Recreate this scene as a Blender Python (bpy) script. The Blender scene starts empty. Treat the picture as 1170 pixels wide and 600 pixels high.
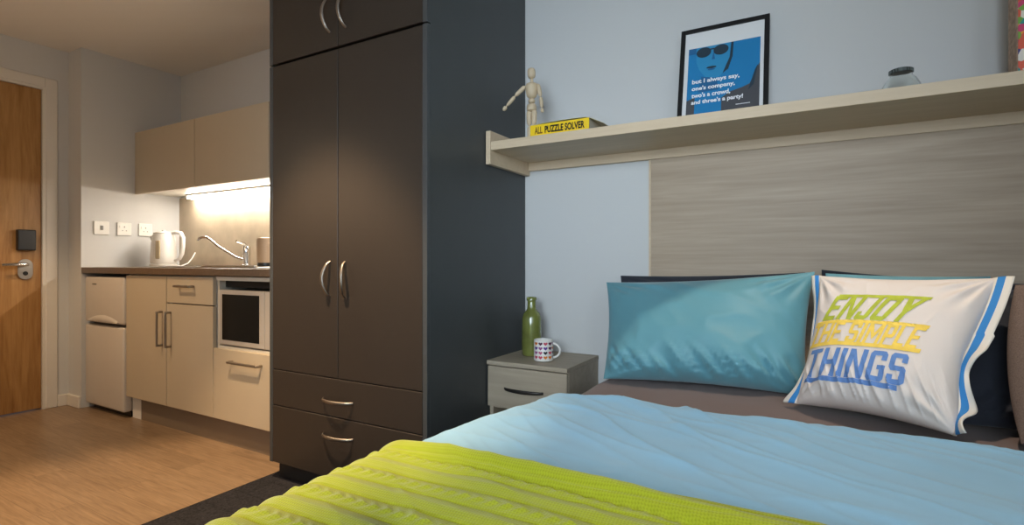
import bpy, bmesh, math, random
from mathutils import Vector, noise, Matrix
random.seed(7)
SC = bpy.context.scene
COL = SC.collection
PI = math.pi

# ---------------------------------------------------------------- materials
MATS = {}
def srgb(r, g, b):
    f = lambda c: (c/255/12.92) if c/255 <= .04045 else ((c/255+.055)/1.055)**2.4
    return (f(r), f(g), f(b), 1)

def base_mat(name, col, rough=.5, metal=0, bump=0, bscale=200, spec=.5, vary=0, vscale=3, sheen=0, stretch=None):
    if name in MATS: return MATS[name]
    m = bpy.data.materials.new(name); m.use_nodes = True
    nt = m.node_tree; N = nt.nodes; L = nt.links
    b = N['Principled BSDF']
    b.inputs['Base Color'].default_value = col
    b.inputs['Roughness'].default_value = rough
    b.inputs['Metallic'].default_value = metal
    b.inputs['Specular IOR Level'].default_value = spec
    if sheen:
        b.inputs['Sheen Weight'].default_value = sheen
    tc = N.new('ShaderNodeTexCoord')
    mp = N.new('ShaderNodeMapping'); L.new(tc.outputs['Object'], mp.inputs['Vector'])
    if stretch: mp.inputs['Scale'].default_value = stretch
    if vary:
        nz = N.new('ShaderNodeTexNoise'); nz.inputs['Scale'].default_value = vscale; nz.inputs['Detail'].default_value = 5
        L.new(mp.outputs['Vector'], nz.inputs['Vector'])
        rp = N.new('ShaderNodeValToRGB')
        rp.color_ramp.elements[0].position = .3; rp.color_ramp.elements[1].position = .7
        rp.color_ramp.elements[0].color = tuple(c*(1-vary) for c in col[:3])+(1,)
        rp.color_ramp.elements[1].color = tuple(min(1, c*(1+vary)) for c in col[:3])+(1,)
        L.new(nz.outputs['Fac'], rp.inputs['Fac']); L.new(rp.outputs['Color'], b.inputs['Base Color'])
    if bump:
        n2 = N.new('ShaderNodeTexNoise'); n2.inputs['Scale'].default_value = bscale; n2.inputs['Detail'].default_value = 3
        L.new(tc.outputs['Object'], n2.inputs['Vector'])
        bp = N.new('ShaderNodeBump'); bp.inputs['Strength'].default_value = bump; bp.inputs['Distance'].default_value = .002
        L.new(n2.outputs['Fac'], bp.inputs['Height']); L.new(bp.outputs['Normal'], b.inputs['Normal'])
    MATS[name] = m
    return m

def wood_mat(name, c0, c1, scale=(1, 12, 12), rough=.45, dist=1.5, nscale=3.0, planks=None, bump=.1, spec=.4, lo=.33, hi=.64):
    """stretched-noise grain; scale small along the grain axis. planks=(length, width) in x,y"""
    m = bpy.data.materials.new(name); m.use_nodes = True
    nt = m.node_tree; N = nt.nodes; L = nt.links
    b = N['Principled BSDF']; b.inputs['Roughness'].default_value = rough
    b.inputs['Specular IOR Level'].default_value = spec
    tc = N.new('ShaderNodeTexCoord')
    mp = N.new('ShaderNodeMapping'); mp.inputs['Scale'].default_value = scale
    src = tc.outputs['Object']
    L.new(src, mp.inputs['Vector'])
    vec = mp.outputs['Vector']
    if planks:
        br = N.new('ShaderNodeTexBrick')
        br.inputs['Scale'].default_value = 1
        br.inputs['Brick Width'].default_value = planks[0]; br.inputs['Row Height'].default_value = planks[1]
        br.inputs['Mortar Size'].default_value = .0008; br.inputs['Mortar Smooth'].default_value = .1
        br.inputs['Color1'].default_value = (0, 0, 0, 1); br.inputs['Color2'].default_value = (1, 1, 1, 1)
        br.inputs['Mortar'].default_value = (.5, .5, .5, 1)
        br.offset = .37
        L.new(src, br.inputs['Vector'])
        sc = N.new('ShaderNodeVectorMath'); sc.operation = 'SCALE'; sc.inputs['Scale'].default_value = 7
        L.new(br.outputs['Color'], sc.inputs[0])
        ad = N.new('ShaderNodeVectorMath'); ad.operation = 'ADD'
        L.new(vec, ad.inputs[0]); L.new(sc.outputs[0], ad.inputs[1]); vec = ad.outputs[0]
    n1 = N.new('ShaderNodeTexNoise'); n1.inputs['Scale'].default_value = nscale; n1.inputs['Detail'].default_value = 8
    n1.inputs['Distortion'].default_value = dist; n1.inputs['Roughness'].default_value = .6
    L.new(vec, n1.inputs['Vector'])
    n2 = N.new('ShaderNodeTexNoise'); n2.inputs['Scale'].default_value = nscale*5; n2.inputs['Detail'].default_value = 4
    L.new(vec, n2.inputs['Vector'])
    mx = N.new('ShaderNodeMix'); mx.data_type = 'FLOAT'; mx.inputs[0].default_value = .3
    L.new(n1.outputs['Fac'], mx.inputs[2]); L.new(n2.outputs['Fac'], mx.inputs[3])
    rp = N.new('ShaderNodeValToRGB'); e = rp.color_ramp.elements
    e[0].position = lo; e[0].color = c0; e[1].position = hi; e[1].color = c1
    L.new(mx.outputs[0], rp.inputs['Fac'])
    out = rp.outputs['Color']
    if planks:
        m2 = N.new('ShaderNodeMix'); m2.data_type = 'RGBA'; m2.blend_type = 'MULTIPLY'
        r3 = N.new('ShaderNodeMapRange'); r3.inputs['To Min'].default_value = .86; r3.inputs['To Max'].default_value = 1.1
        sx = N.new('ShaderNodeSeparateColor'); L.new(br.outputs['Color'], sx.inputs[0])
        L.new(sx.outputs[0], r3.inputs['Value'])
        cb = N.new('ShaderNodeCombineColor')
        for i in range(3): L.new(r3.outputs[0], cb.inputs[i])
        m2.inputs[0].default_value = 1
        L.new(out, m2.inputs[6]); L.new(cb.outputs[0], m2.inputs[7])
        m3 = N.new('ShaderNodeMix'); m3.data_type = 'RGBA'
        L.new(br.outputs['Fac'], m3.inputs[0]); L.new(m2.outputs[2], m3.inputs[6])
        m3.inputs[7].default_value = tuple(c*.72 for c in c0[:3])+(1,)
        out = m3.outputs[2]
    L.new(out, b.inputs['Base Color'])
    bp = N.new('ShaderNodeBump'); bp.inputs['Strength'].default_value = bump; bp.inputs['Distance'].default_value = .001
    L.new(n2.outputs['Fac'], bp.inputs['Height']); L.new(bp.outputs['Normal'], b.inputs['Normal'])
    MATS[name] = m
    return m

def emit_mat(name, col, s):
    m = bpy.data.materials.new(name); m.use_nodes = True
    b = m.node_tree.nodes['Principled BSDF']
    b.inputs['Base Color'].default_value = col
    b.inputs['Emission Color'].default_value = col; b.inputs['Emission Strength'].default_value = s
    return m

def glass_mat(name, col, rough=.03, ior=1.45):
    m = bpy.data.materials.new(name); m.use_nodes = True
    b = m.node_tree.nodes['Principled BSDF']
    b.inputs['Base Color'].default_value = col; b.inputs['Roughness'].default_value = rough
    b.inputs['IOR'].default_value = ior; b.inputs['Transmission Weight'].default_value = 1
    return m

M_wall   = base_mat('wall_paint', srgb(205, 204, 201), .85, bump=.05, bscale=300)
M_ceil   = base_mat('ceiling_paint', srgb(225, 220, 212), .9)
M_trim   = base_mat('white_trim', srgb(222, 216, 206), .45)
M_floor  = wood_mat('oak_floor', srgb(116, 94, 72), srgb(150, 126, 100), (1.1, 16, 16), .36, planks=(1.25, .125), nscale=2.4, dist=2.2)
M_door   = wood_mat('oak_door', srgb(140, 98, 52), srgb(178, 136, 84), (10, 10, .9), .4, nscale=1.3, dist=2.5)
M_dark   = base_mat('charcoal_laminate', srgb(53, 46, 40), .40, bump=.1, bscale=260, spec=.4, vary=.03, vscale=14, stretch=(1, 1, .3))
M_black  = base_mat('gap_shade', srgb(14, 13, 12), .7)  # near-black that puts the shade of gaps into colour
M_cream  = base_mat('cream_laminate', srgb(192, 178, 154), .3, vary=.02, vscale=5)
M_creamside = base_mat('cream_side', srgb(210, 204, 190), .4)
M_kick   = base_mat('kick_brown', srgb(128, 112, 95), .4)
M_top    = base_mat('worktop_brown', srgb(96, 80, 66), .28, vary=.15, vscale=60)
M_splash = base_mat('splash_stone', srgb(178, 162, 138), .45, vary=.14, vscale=7)
M_steel  = base_mat('brushed_steel', srgb(190, 185, 178), .28, 1, bump=.03, bscale=500)
M_chrome = base_mat('chrome', srgb(225, 225, 225), .12, 1)
M_nickel = base_mat('satin_nickel', srgb(156, 148, 138), .42, 1)
M_fridge = base_mat('fridge_white', srgb(205, 196, 184), .32)
M_whitepl= base_mat('white_plastic', srgb(232, 228, 220), .3)
M_graypl = base_mat('grey_plastic', srgb(120, 116, 110), .4)
M_blackpl= base_mat('black_plastic', srgb(24, 23, 22), .35)
M_blkgls = base_mat('black_glass', srgb(8, 7, 6), .12, spec=.15)
M_ns = wood_mat('nightstand_oak', srgb(158, 143, 122), srgb(188, 174, 152), (.5, 11, 11), .5, nscale=2.0, dist=.9, lo=.22, hi=.72)
M_oakgrey= wood_mat('grey_oak', srgb(148, 127, 104), srgb(188, 168, 144), (.5, 11, 11), .5, nscale=2.0, dist=.9, lo=.22, hi=.72)
M_shelf  = wood_mat('pale_oak', srgb(198, 174, 142), srgb(220, 198, 168), (.6, 12, 12), .5, nscale=2.2, dist=.8, lo=.2, hi=.75)
M_nsdark = base_mat('nightstand_handle', srgb(62, 58, 55), .35, .6)
M_carpet = base_mat('carpet_charcoal', srgb(48, 48, 52), .95, bump=1, bscale=350, vary=.4, vscale=120, spec=.1)
M_fabT   = base_mat('teal_cotton', srgb(94, 148, 160), .48, bump=.12, bscale=500, vary=.05, vscale=3, sheen=.3, spec=.35)
M_fabC   = base_mat('charcoal_cotton', srgb(46, 48, 56), .8, bump=.15, bscale=500, sheen=.2, spec=.2)
M_fabS   = base_mat('taupe_sheet', srgb(118, 100, 94), .85, bump=.15, bscale=500, sheen=.1, spec=.2)
M_fabTa  = base_mat('taupe_weave', srgb(116, 98, 88), .95, bump=.9, bscale=600, vary=.22, vscale=450, spec=.1)
M_duvet  = base_mat('blue_duvet', srgb(132, 178, 208), .75, bump=.12, bscale=400, vary=.05, vscale=4, sheen=.25, spec=.25)
M_pil    = base_mat('cushion_cotton', srgb(224, 213, 205), .85, bump=.2, bscale=600, spec=.2)
M_lime   = base_mat('print_lime', srgb(178, 186, 56), .8, vary=.12, vscale=60)
M_yel    = base_mat('print_yellow', srgb(242, 206, 88), .8, vary=.08, vscale=60)
M_blu    = base_mat('print_blue', srgb(96, 134, 192), .8, vary=.1, vscale=60)
M_stripe = base_mat('stripe_blue', srgb(48, 128, 196), .8)
M_peach  = base_mat('cushion_edging', srgb(220, 214, 204), .85)

# throw: knitted bump
def throw_material():
    m = bpy.data.materials.new('lime_knit'); m.use_nodes = True
    nt = m.node_tree; N = nt.nodes; L = nt.links; b = N['Principled BSDF']
    b.inputs['Roughness'].default_value = .9; b.inputs['Specular IOR Level'].default_value = .15
    b.inputs['Sheen Weight'].default_value = .3
    uv = N.new('ShaderNodeUVMap'); uv.uv_map = 'UVMap'
    sp = N.new('ShaderNodeSeparateXYZ'); L.new(uv.outputs['UV'], sp.inputs[0])
    def math_(op, a, bb=None):
        n = N.new('ShaderNodeMath'); n.operation = op
        for i, v in enumerate((a, bb)):
            if v is None: continue
            if isinstance(v, (int, float)): n.inputs[i].default_value = v
            else: L.new(v, n.inputs[i])
        return n.outputs[0]
    sx = math_('SINE', math_('MULTIPLY', sp.outputs['X'], 2*PI/.0050))
    ph = math_('MULTIPLY', math_('ABSOLUTE', math_('SINE', math_('MULTIPLY', sp.outputs['Y'], 2*PI/.010))), 2.0)
    sx2 = math_('SINE', math_('ADD', math_('MULTIPLY', sp.outputs['X'], 2*PI/.0050), ph))
    sy = math_('SINE', math_('MULTIPLY', sp.outputs['Y'], 2*PI/.0045))
    h = math_('ADD', sx2, math_('MULTIPLY', sy, .8))
    bp = N.new('ShaderNodeBump'); bp.inputs['Strength'].default_value = .22; bp.inputs['Distance'].default_value = .001
    L.new(h, bp.inputs['Height']); L.new(bp.outputs['Normal'], b.inputs['Normal'])
    rp = N.new('ShaderNodeValToRGB'); rp.color_ramp.elements[0].color = srgb(144, 154, 20); rp.color_ramp.elements[1].color = srgb(164, 174, 36)
    rp.color_ramp.elements[0].position = .0; rp.color_ramp.elements[1].position = .7
    mr = N.new('ShaderNodeMapRange'); mr.inputs['From Min'].default_value = -1.8; mr.inputs['From Max'].default_value = 1.8
    L.new(h, mr.inputs['Value']); L.new(mr.outputs[0], rp.inputs['Fac']); L.new(rp.outputs['Color'], b.inputs['Base Color'])
    return m
M_throw = throw_material()

# multicolour triangle pattern for the box on the shelf
def pattern_material():
    m = bpy.data.materials.new('triangle_print'); m.use_nodes = True
    nt = m.node_tree; N = nt.nodes; L = nt.links; b = N['Principled BSDF']; b.inputs['Roughness'].default_value = .5
    tc = N.new('ShaderNodeTexCoord'); v = N.new('ShaderNodeTexVoronoi'); v.inputs['Scale'].default_value = 58
    v.inputs['Randomness'].default_value = .75
    L.new(tc.outputs['Object'], v.inputs['Vector'])
    s = N.new('ShaderNodeSeparateColor'); L.new(v.outputs['Color'], s.inputs[0])
    rp = N.new('ShaderNodeValToRGB'); rp.color_ramp.interpolation = 'CONSTANT'
    cols = [srgb(236, 228, 214), srgb(210, 60, 110), srgb(38, 150, 140), srgb(240, 160, 40), srgb(60, 50, 120), srgb(236, 228, 214), srgb(120, 170, 60), srgb(225, 90, 60)]
    e = rp.color_ramp.elements; e[0].color = cols[0]; e[1].position = 1/8; e[1].color = cols[1]
    for i in range(2, 8): k = e.new(i/8); k.color = cols[i]
    L.new(s.outputs[0], rp.inputs['Fac']); L.new(rp.outputs['Color'], b.inputs['Base Color'])
    return m
M_pat = pattern_material()

# ---------------------------------------------------------------- builders
def thing(name, label, cat, loc=(0, 0, 0), group=None):
    o = bpy.data.objects.new(name, None); COL.objects.link(o); o.location = loc
    o.empty_display_size = .05
    o['label'] = label; o['category'] = cat
    if group: o['group'] = group
    return o
def tag(o, label, cat, group=None):
    o['label'] = label; o['category'] = cat
    if group: o['group'] = group
    return o
WL = {}
def wloc(o):
    v = Vector(o.location)
    while o.parent: o = o.parent; v += o.location
    return v
def obj(name, bm, mats, parent=None, origin=None, smooth=None):
    me = bpy.data.meshes.new(name)
    off = Vector((0, 0, 0))
    if origin is not None: off = Vector(origin)
    elif parent is not None: off = wloc(parent)
    bmesh.ops.translate(bm, verts=bm.verts, vec=-off)
    bmesh.ops.recalc_face_normals(bm, faces=bm.faces)
    bm.to_mesh(me); bm.free()
    if not isinstance(mats, (list, tuple)): mats = [mats]
    for m in mats: me.materials.append(m)
    o = bpy.data.objects.new(name, me); COL.objects.link(o)
    if parent is not None:
        o.parent = parent
        o.location = off - wloc(parent)
    else:
        o.location = off
    if smooth:
        for p in me.polygons: p.use_smooth = True
        if smooth is not True:
            me.set_sharp_from_angle(angle=math.radians(smooth))
    return o
def struct(name, bm, m, parent=None, **k):
    o = obj(name, bm, m, parent, **k)
    if parent is None: o['kind'] = 'structure'
    return o
def BM(): return bmesh.new()
def box(bm, x0, x1, y0, y1, z0, z1, bev=0, mi=0, seg=1):
    x0, x1 = min(x0, x1), max(x0, x1); y0, y1 = min(y0, y1), max(y0, y1); z0, z1 = min(z0, z1), max(z0, z1)
    nf = len(bm.faces)
    vs = [bm.verts.new(p) for p in ((x0,y0,z0),(x1,y0,z0),(x1,y1,z0),(x0,y1,z0),(x0,y0,z1),(x1,y0,z1),(x1,y1,z1),(x0,y1,z1))]
    fs = [bm.faces.new([vs[i] for i in q]) for q in ((0,3,2,1),(4,5,6,7),(0,1,5,4),(1,2,6,5),(2,3,7,6),(3,0,4,7))]
    if bev:
        es = list({e for f in fs for e in f.edges})
        bmesh.ops.bevel(bm, geom=es, offset=bev, segments=seg, affect='EDGES', profile=.5)
    if mi:
        for f in list(bm.faces)[nf:]: f.material_index = mi
    return bm
def bx(*a, **k): return box(BM(), *a, **k)
def lathe(bm, prof, c, seg=32, mi=0, axis='Z', cap=True):
    rings = []
    for r, h in prof:
        ring = []
        for i in range(seg):
            a = 2*PI*i/seg; x, y = r*math.cos(a), r*math.sin(a)
            p = {'Z': (x, y, h), 'Y': (x, h, y), 'X': (h, x, y)}[axis]
            ring.append(bm.verts.new((c[0]+p[0], c[1]+p[1], c[2]+p[2])))
        rings.append(ring)
    for a, b in zip(rings, rings[1:]):
        for i in range(seg):
            f = bm.faces.new((a[i], a[(i+1) % seg], b[(i+1) % seg], b[i])); f.material_index = mi
    if cap:
        for ring in (rings[0], rings[-1]):
            try: f = bm.faces.new(ring); f.material_index = mi
            except ValueError: pass
    return bm
def tube(bm, pts, r, seg=10, flat=None, mi=0):
    """sweep an (elliptic) ring along pts; r scalar or list; flat=(axis vector, factor)"""
    pts = [Vector(p) for p in pts]; n = len(pts)
    rs = r if isinstance(r, (list, tuple)) else [r]*n
    up = None; rings = []
    for i, p in enumerate(pts):
        t = (pts[min(i+1, n-1)]-pts[max(i-1, 0)]).normalized()
        if up is None:
            up = Vector((0, 0, 1)) if abs(t.z) < .9 else Vector((1, 0, 0))
            if flat: up = Vector(flat[0])
        s = t.cross(up).normalized(); u2 = s.cross(t).normalized(); up = u2
        fac = flat[1] if flat else 1
        rings.append([bm.verts.new(p + s*math.cos(2*PI*k/seg)*rs[i] + u2*math.sin(2*PI*k/seg)*rs[i]*fac) for k in range(seg)])
    for a, b in zip(rings, rings[1:]):
        for k in range(seg):
            f = bm.faces.new((a[k], a[(k+1) % seg], b[(k+1) % seg], b[k])); f.material_index = mi
    for ring in (rings[0], rings[-1]):
        f = bm.faces.new(ring); f.material_index = mi
    return bm

def text2d(s, size=1, bold=0, xs=1, shear=0, spacing=1, grid=None, align='LEFT'):
    """flat text as (verts, faces); x right, y up"""
    c = bpy.data.curves.new('t', 'FONT'); c.body = s; c.size = size; c.offset = bold; c.space_character = spacing
    c.resolution_u = 5; c.align_x = align
    o = bpy.data.objects.new('t', c)
    me = bpy.data.meshes.new_from_object(o)
    bm = BM(); bm.from_mesh(me)
    bpy.data.objects.remove(o); bpy.data.curves.remove(c); bpy.data.meshes.remove(me)
    for v in bm.verts: v.co.x = v.co.x*xs + shear*v.co.y
    return bm
def fit2d(bm, x0, x1, y0, y1):
    xs = [v.co.x for v in bm.verts]; ys = [v.co.y for v in bm.verts]
    a, b, c, d = min(xs), max(xs), min(ys), max(ys)
    for v in bm.verts:
        v.co.x = x0+(v.co.x-a)/(b-a)*(x1-x0); v.co.y = y0+(v.co.y-c)/(d-c)*(y1-y0)
    return bm
def slice2d(bm, step):
    xs = [v.co.x for v in bm.verts]; ys = [v.co.y for v in bm.verts]
    for ax, lo, hi in ((0, min(xs), max(xs)), (1, min(ys), max(ys))):
        k = lo+step
        while k < hi:
            co = [0, 0, 0]; no = [0, 0, 0]; co[ax] = k; no[ax] = 1
            bmesh.ops.bisect_plane(bm, geom=list(bm.verts)+list(bm.edges)+list(bm.faces), plane_co=co, plane_no=no)
            k += step
    return bm
def merge2d(dst, src, fn, mi):
    """copy flat mesh src into dst through fn(x,y)->Vector"""
    bmesh.ops.triangulate(src, faces=src.faces)
    mp = {v: dst.verts.new(fn(v.co.x, v.co.y)) for v in src.verts}
    for f in src.faces:
        try: g = dst.faces.new([mp[v] for v in f.verts]); g.material_index = mi
        except ValueError: pass
    src.free()
def poly2d(pts):
    bm = BM(); bm.faces.new([bm.verts.new((x, y, 0)) for x, y in pts]); return bm

# ---------------------------------------------------------------- room shell
H = 2.33
CX = -2.09          # line where carpet meets the wood
struct('floor', bx(-4.5, CX, -3.7, .1, -.05, 0), M_floor)
def carpet_material():
    m = M_carpet; nt = m.node_tree; N = nt.nodes; L = nt.links; b = N['Principled BSDF']
    tc = N.new('ShaderNodeTexCoord'); br = N.new('ShaderNodeTexBrick'); br.inputs['Scale'].default_value = 1
    br.inputs['Brick Width'].default_value = 1.0; br.inputs['Row Height'].default_value = .125; br.inputs['Mortar Size'].default_value = .004
    br.inputs['Color1'].default_value = (.80, .80, .80, 1); br.inputs['Color2'].default_value = (1.0, .98, 1.0, 1); br.inputs['Mortar'].default_value = (.72, .72, .72, 1)
    L.new(tc.outputs['Object'], br.inputs['Vector'])
    old = b.inputs['Base Color'].links[0].from_socket
    mx = N.new('ShaderNodeMix'); mx.data_type = 'RGBA'; mx.blend_type = 'MULTIPLY'; mx.inputs[0].default_value = 1
    L.new(old, mx.inputs[6]); L.new(br.outputs['Color'], mx.inputs[7]); L.new(mx.outputs[2], b.inputs['Base Color'])
carpet_material()
struct('floor_carpet', bx(CX, 1.5, -3.7, .1, -.05, .003), M_carpet)
struct('ceiling', bx(-4.5, 1.5, -3.8, .1, H, H+.05), M_ceil)
struct('wall_back', bx(-4.5, 1.5, 0, .1, 0, H), M_wall)
struct('wall_alcove', bx(-4.41, -4.11, -.62, 0, 0, H), M_wall)
bm = BM()
box(bm, -4.42, -4.29, -.75, -.62, 0, H); box(bm, -4.42, -4.29, -3.7, -1.62, 0, H); box(bm, -4.42, -4.29, -1.62, -.75, 2.06, H)
struct('wall_left', bm, M_wall)
struct('wall_right', bx(1.4, 1.5, -3.7, 0, 0, H), M_wall)
bm = BM()
box(bm, -4.4, -1.2, -3.8, -3.7, 0, H); box(bm, .6, 1.5, -3.8, -3.7, 0, H); box(bm, -1.2, .6, -3.8, -3.7, 0, .9); box(bm, -1.2, .6, -3.8, -3.7, 2.15, H)
struct('wall_front', bm, M_wall)
bm = BM()
for a in ((-1.2, -1.15, .9, 2.15), (.55, .6, .9, 2.15), (-1.15, .55, .9, .95), (-1.15, .55, 2.1, 2.15), (-.33, -.28, .95, 2.1)):
    box(bm, a[0], a[1], -3.78, -3.72, a[2], a[3])
w = struct('window_1', bm, M_trim)
obj('window_pane', bx(-1.15, .55, -3.755, -3.75, .95, 2.1), glass_mat('window_glass', (1, 1, 1, 1), 0), w)
# baseboards
bm = BM(); box(bm, -4.29, -4.276, -.68, -.634, 0, .075, .003); struct('baseboard_left', bm, M_trim)
bm = BM(); box(bm, -4.29, -4.11, -.634, -.62, 0, .075, .003); struct('baseboard_alcove', bm, M_trim)
# door frame (architrave + lining)
bm = BM()
box(bm, -4.29, -4.280, -.742, -.68, 0, 2.125, .004); box(bm, -4.29, -4.280, -1.69, -1.628, 0, 2.125, .004); box(bm, -4.29, -4.280, -1.628, -.742, 2.063, 2.125, .004)
box(bm, -4.41, -4.285, -.757, -.742, 0, 2.063); box(bm, -4.41, -4.285, -1.628, -1.613, 0, 2.063); box(bm, -4.41, -4.285, -1.613, -.757, 2.048, 2.063)
struct('trim_1', bm, M_trim)
dr = struct('door_1', bx(-4.345, -4.30, -1.611, -.759, .008, 2.046, .002), M_door)
# escutcheon, lever, lock box
def pt_door(y, z): return (-4.30, y, z)
bm = BM()
import itertools
ring = []
yc = -.84
for sx_, ztop in ((1, 1),):
    pts = []
    for k in range(17):
        a = PI*k/16; pts.append((yc+.036*math.cos(a), .925+.036*math.sin(a)))
    for k in range(17):
        a = PI+PI*k/16; pts.append((yc+.036*math.cos(a), .87+.036*math.sin(a)))
    f0 = [bm.verts.new((-4.30, y, z)) for y, z in pts]; f1 = [bm.verts.new((-4.290, y, z)) for y, z in pts]
    bm.faces.new(f0); bm.faces.new(f1)
    for i in range(len(pts)): bm.faces.new((f0[i], f0[(i+1) % len(pts)], f1[(i+1) % len(pts)], f1[i]))
esc = obj('lock_plate', bm, M_steel, dr)
bm = BM(); lathe(bm, [(.012, 0), (.013, .004), (.011, .006)], (-4.292, yc, .872), 20, axis='X')
obj('keyhole', bm, M_blackpl, esc)
bm = BM(); tube(bm, [(-4.292, yc, .928), (-4.262, yc, .928), (-4.25, yc-.006, .928), (-4.245, yc-.02, .928), (-4.245, yc-.075, .927), (-4.246, yc-.125, .925)], [.011, .011, .0115, .011, .010, .009], 12)
obj('door_handle', bm, M_chrome, esc, smooth=40)
obj('card_lock', bx(-4.30, -4.262, -.885, -.795, 1.015, 1.145, .006, seg=3), M_blackpl, dr)

# ---------------------------------------------------------------- switches
def switch(y0, y1, kind, label):
    t = thing('wall_socket' if kind != 'switch' else 'wall_switch', label, 'socket' if kind != 'switch' else 'switch', (-4.11, (y0+y1)/2, 1.125), 'white electrical plates above the worktop')
    obj('face_plate', bx(-4.11, -4.100, y0, y1, 1.125, 1.213, .002), M_whitepl, t)
    yc = (y0+y1)/2
    if kind == 'switch':
        obj('rocker', bx(-4.10, -4.095, yc-.008, yc+.008, 1.155, 1.185, .0015), M_graypl, t)
    else:
        bm = BM()
        box(bm, -4.1005, -4.099, yc-.003, yc+.003, 1.178, 1.188); box(bm, -4.1005, -4.099, yc-.015, yc-.008, 1.155, 1.160); box(bm, -4.1005, -4.099, yc+.008, yc+.015, 1.155, 1.160)
        obj('pin_slots', bm, M_graypl, t)
        obj('rocker', bx(-4.10, -4.096, yc-.03, yc-.02, 1.175, 1.193, .001), M_whitepl, t)
    return t
switch(-.553, -.467, 'switch', 'white wall switch plate nearest the door, with grey rocker')
switch(-.42, -.334, 'socket', 'white wall socket between the switch plate and the socket by the kettle')
switch(-.288, -.202, 'socket', 'white wall socket plate just above and beside the kettle')

# ---------------------------------------------------------------- fridge
fr = thing('fridge_freezer', 'small white undercounter fridge freezer at the end of the worktop', 'fridge', (-3.85, -.3, 0))
obj('body', bx(-4.095, -3.60, -.55, -.02, .03, .852, .008, seg=2), M_fridge, fr)
d1 = obj('door', bx(-4.095, -3.60, -.605, -.554, .562, .852, .014, seg=4), M_fridge, fr, smooth=40)
d2 = obj('door', bx(-4.095, -3.60, -.605, -.554, .035, .545, .014, seg=4), M_fridge, fr, smooth=40)
d1['label'] = 'small upper freezer door'; d2['label'] = 'tall lower fridge door'
def scoop(parent, zc, sgn):
    bm = BM(); vs = []
    for i in range(25):
        u = i/24; x = -4.04+u*.38; w = math.sin(PI*u)**.8
        vs.append([bm.verts.new((x, -.6055, zc)), bm.verts.new((x, -.618-.004*w, zc+sgn*.004)), bm.verts.new((x, -.612, zc+sgn*(.008+.030*w))), bm.verts.new((x, -.6055, zc+sgn*(.010+.036*w)))])
    for a, b in zip(vs, vs[1:]):
        for k in range(3): bm.faces.new((a[k], a[k+1], b[k+1], b[k]))
    return obj('grip', bm, M_fridge, parent, smooth=True)
scoop(d1, .566, 1)
obj('badge', bx(-3.99, -3.94, -.607, -.604, .80, .808), M_graypl, d1)
obj('plinth', bx(-4.08, -3.61, -.56, -.1, 0, .03), M_blackpl, fr)
obj('seal', bx(-4.085, -3.61, -.56, -.545, .545, .563), M_blackpl, fr)

# ---------------------------------------------------------------- kitchen base units
def bar_handle(x, z0, z1=None, x1=None, y=-.60, parent=None):
    """squared wire handle; vertical if z1 else horizontal"""
    bm = BM(); r = .006
    if z1 is not None:
        box(bm, x-r, x+r, y-.034, y-.024, z0, z1, .003); box(bm, x-r, x+r, y-.026, y, z0, z0+.012, .002); box(bm, x-r, x+r, y-.026, y, z1-.012, z1, .002)
    else:
        box(bm, x, x1, y-.034, y-.024, z0-r, z0+r, .003); box(bm, x, x+.012, y-.026, y, z0-r, z0+r, .002); box(bm, x1-.012, x1, y-.026, y, z0-r, z0+r, .002)
    return obj('handle', bm, M_nickel, parent)
def carcass(x0, x1, t, niche=False):
    bm = BM(); y0, y1 = -.578, -.02; z0, z1 = .14, .868; T = .018
    box(bm, x0+.001, x0+T, y0, y1, z0, z1); box(bm, x1-T, x1-.001, y0, y1, z0, z1); box(bm, x0+T, x1-T, y0, y1, z0, z0+T)
    box(bm, x0+T, x1-T, y1-.01, y1, z0, z1)
    if niche: box(bm, x0+T, x1-T, y0, y1, .495, .513); box(bm, x0+T, x1-T, y0-.018, y1, .848, z1)
    else: box(bm, x0+T, x1-T, y0, y1, z1-T, z1)
    return obj('carcass', bm, M_creamside, t)
g = 'cream base cabinets under the worktop'
k1 = thing('base_cabinet', 'cream base cabinet with one full height door beside the fridge', 'cabinet', (-3.358, -.3, .14), g)
carcass(-3.58, -3.137, k1)
d = obj('door', bx(-3.578, -3.139, -.60, -.58, .14, .863, .0015), M_cream, k1); bar_handle(-3.178, .47, .67, parent=d)
k2 = thing('base_cabinet', 'cream base cabinet with a drawer above its door', 'cabinet', (-2.913, -.3, .14), g)
carcass(-3.135, -2.692, k2)
d = obj('door', bx(-3.133, -2.694, -.60, -.58, .14, .712, .0015), M_cream, k2); bar_handle(-3.09, .47, .67, parent=d)
d = obj('drawer', bx(-3.133, -2.694, -.60, -.58, .718, .863, .0015), M_cream, k2); bar_handle(-3.01, .812, x1=-2.86, parent=d)
k3 = thing('appliance_cabinet', 'cream cabinet with an open niche holding the microwave', 'cabinet', (-2.39, -.3, .14), g)
carcass(-2.69, -2.060, k3, True)
d = obj('door', bx(-2.688, -2.062, -.60, -.58, .14, .50, .0015), M_cream, k3); bar_handle(-2.53, .445, x1=-2.29, parent=d)
kp = struct('trim_2', bx(-3.50, -2.060, -.555, -.54, 0, .14), M_kick)
tag(obj('end_panel', bx(-3.597, -3.5, -.556, -.05, 0, .139), M_whitepl), 'white upright end panel at floor level between fridge and plinth', 'panel')

wt = tag(obj('kitchen_worktop', bx(-4.109, -2.062, -.62, -.004, .872, .91, .003, seg=2), M_top), 'dark brown laminate kitchen worktop running above the fridge and cream cabinets', 'worktop')
tag(obj('splashback', bx(-4.109, -2.06, -.012, -.001, .911, 1.415), M_splash), 'mottled beige stone effect splashback panel behind the tap', 'splashback')

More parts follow.
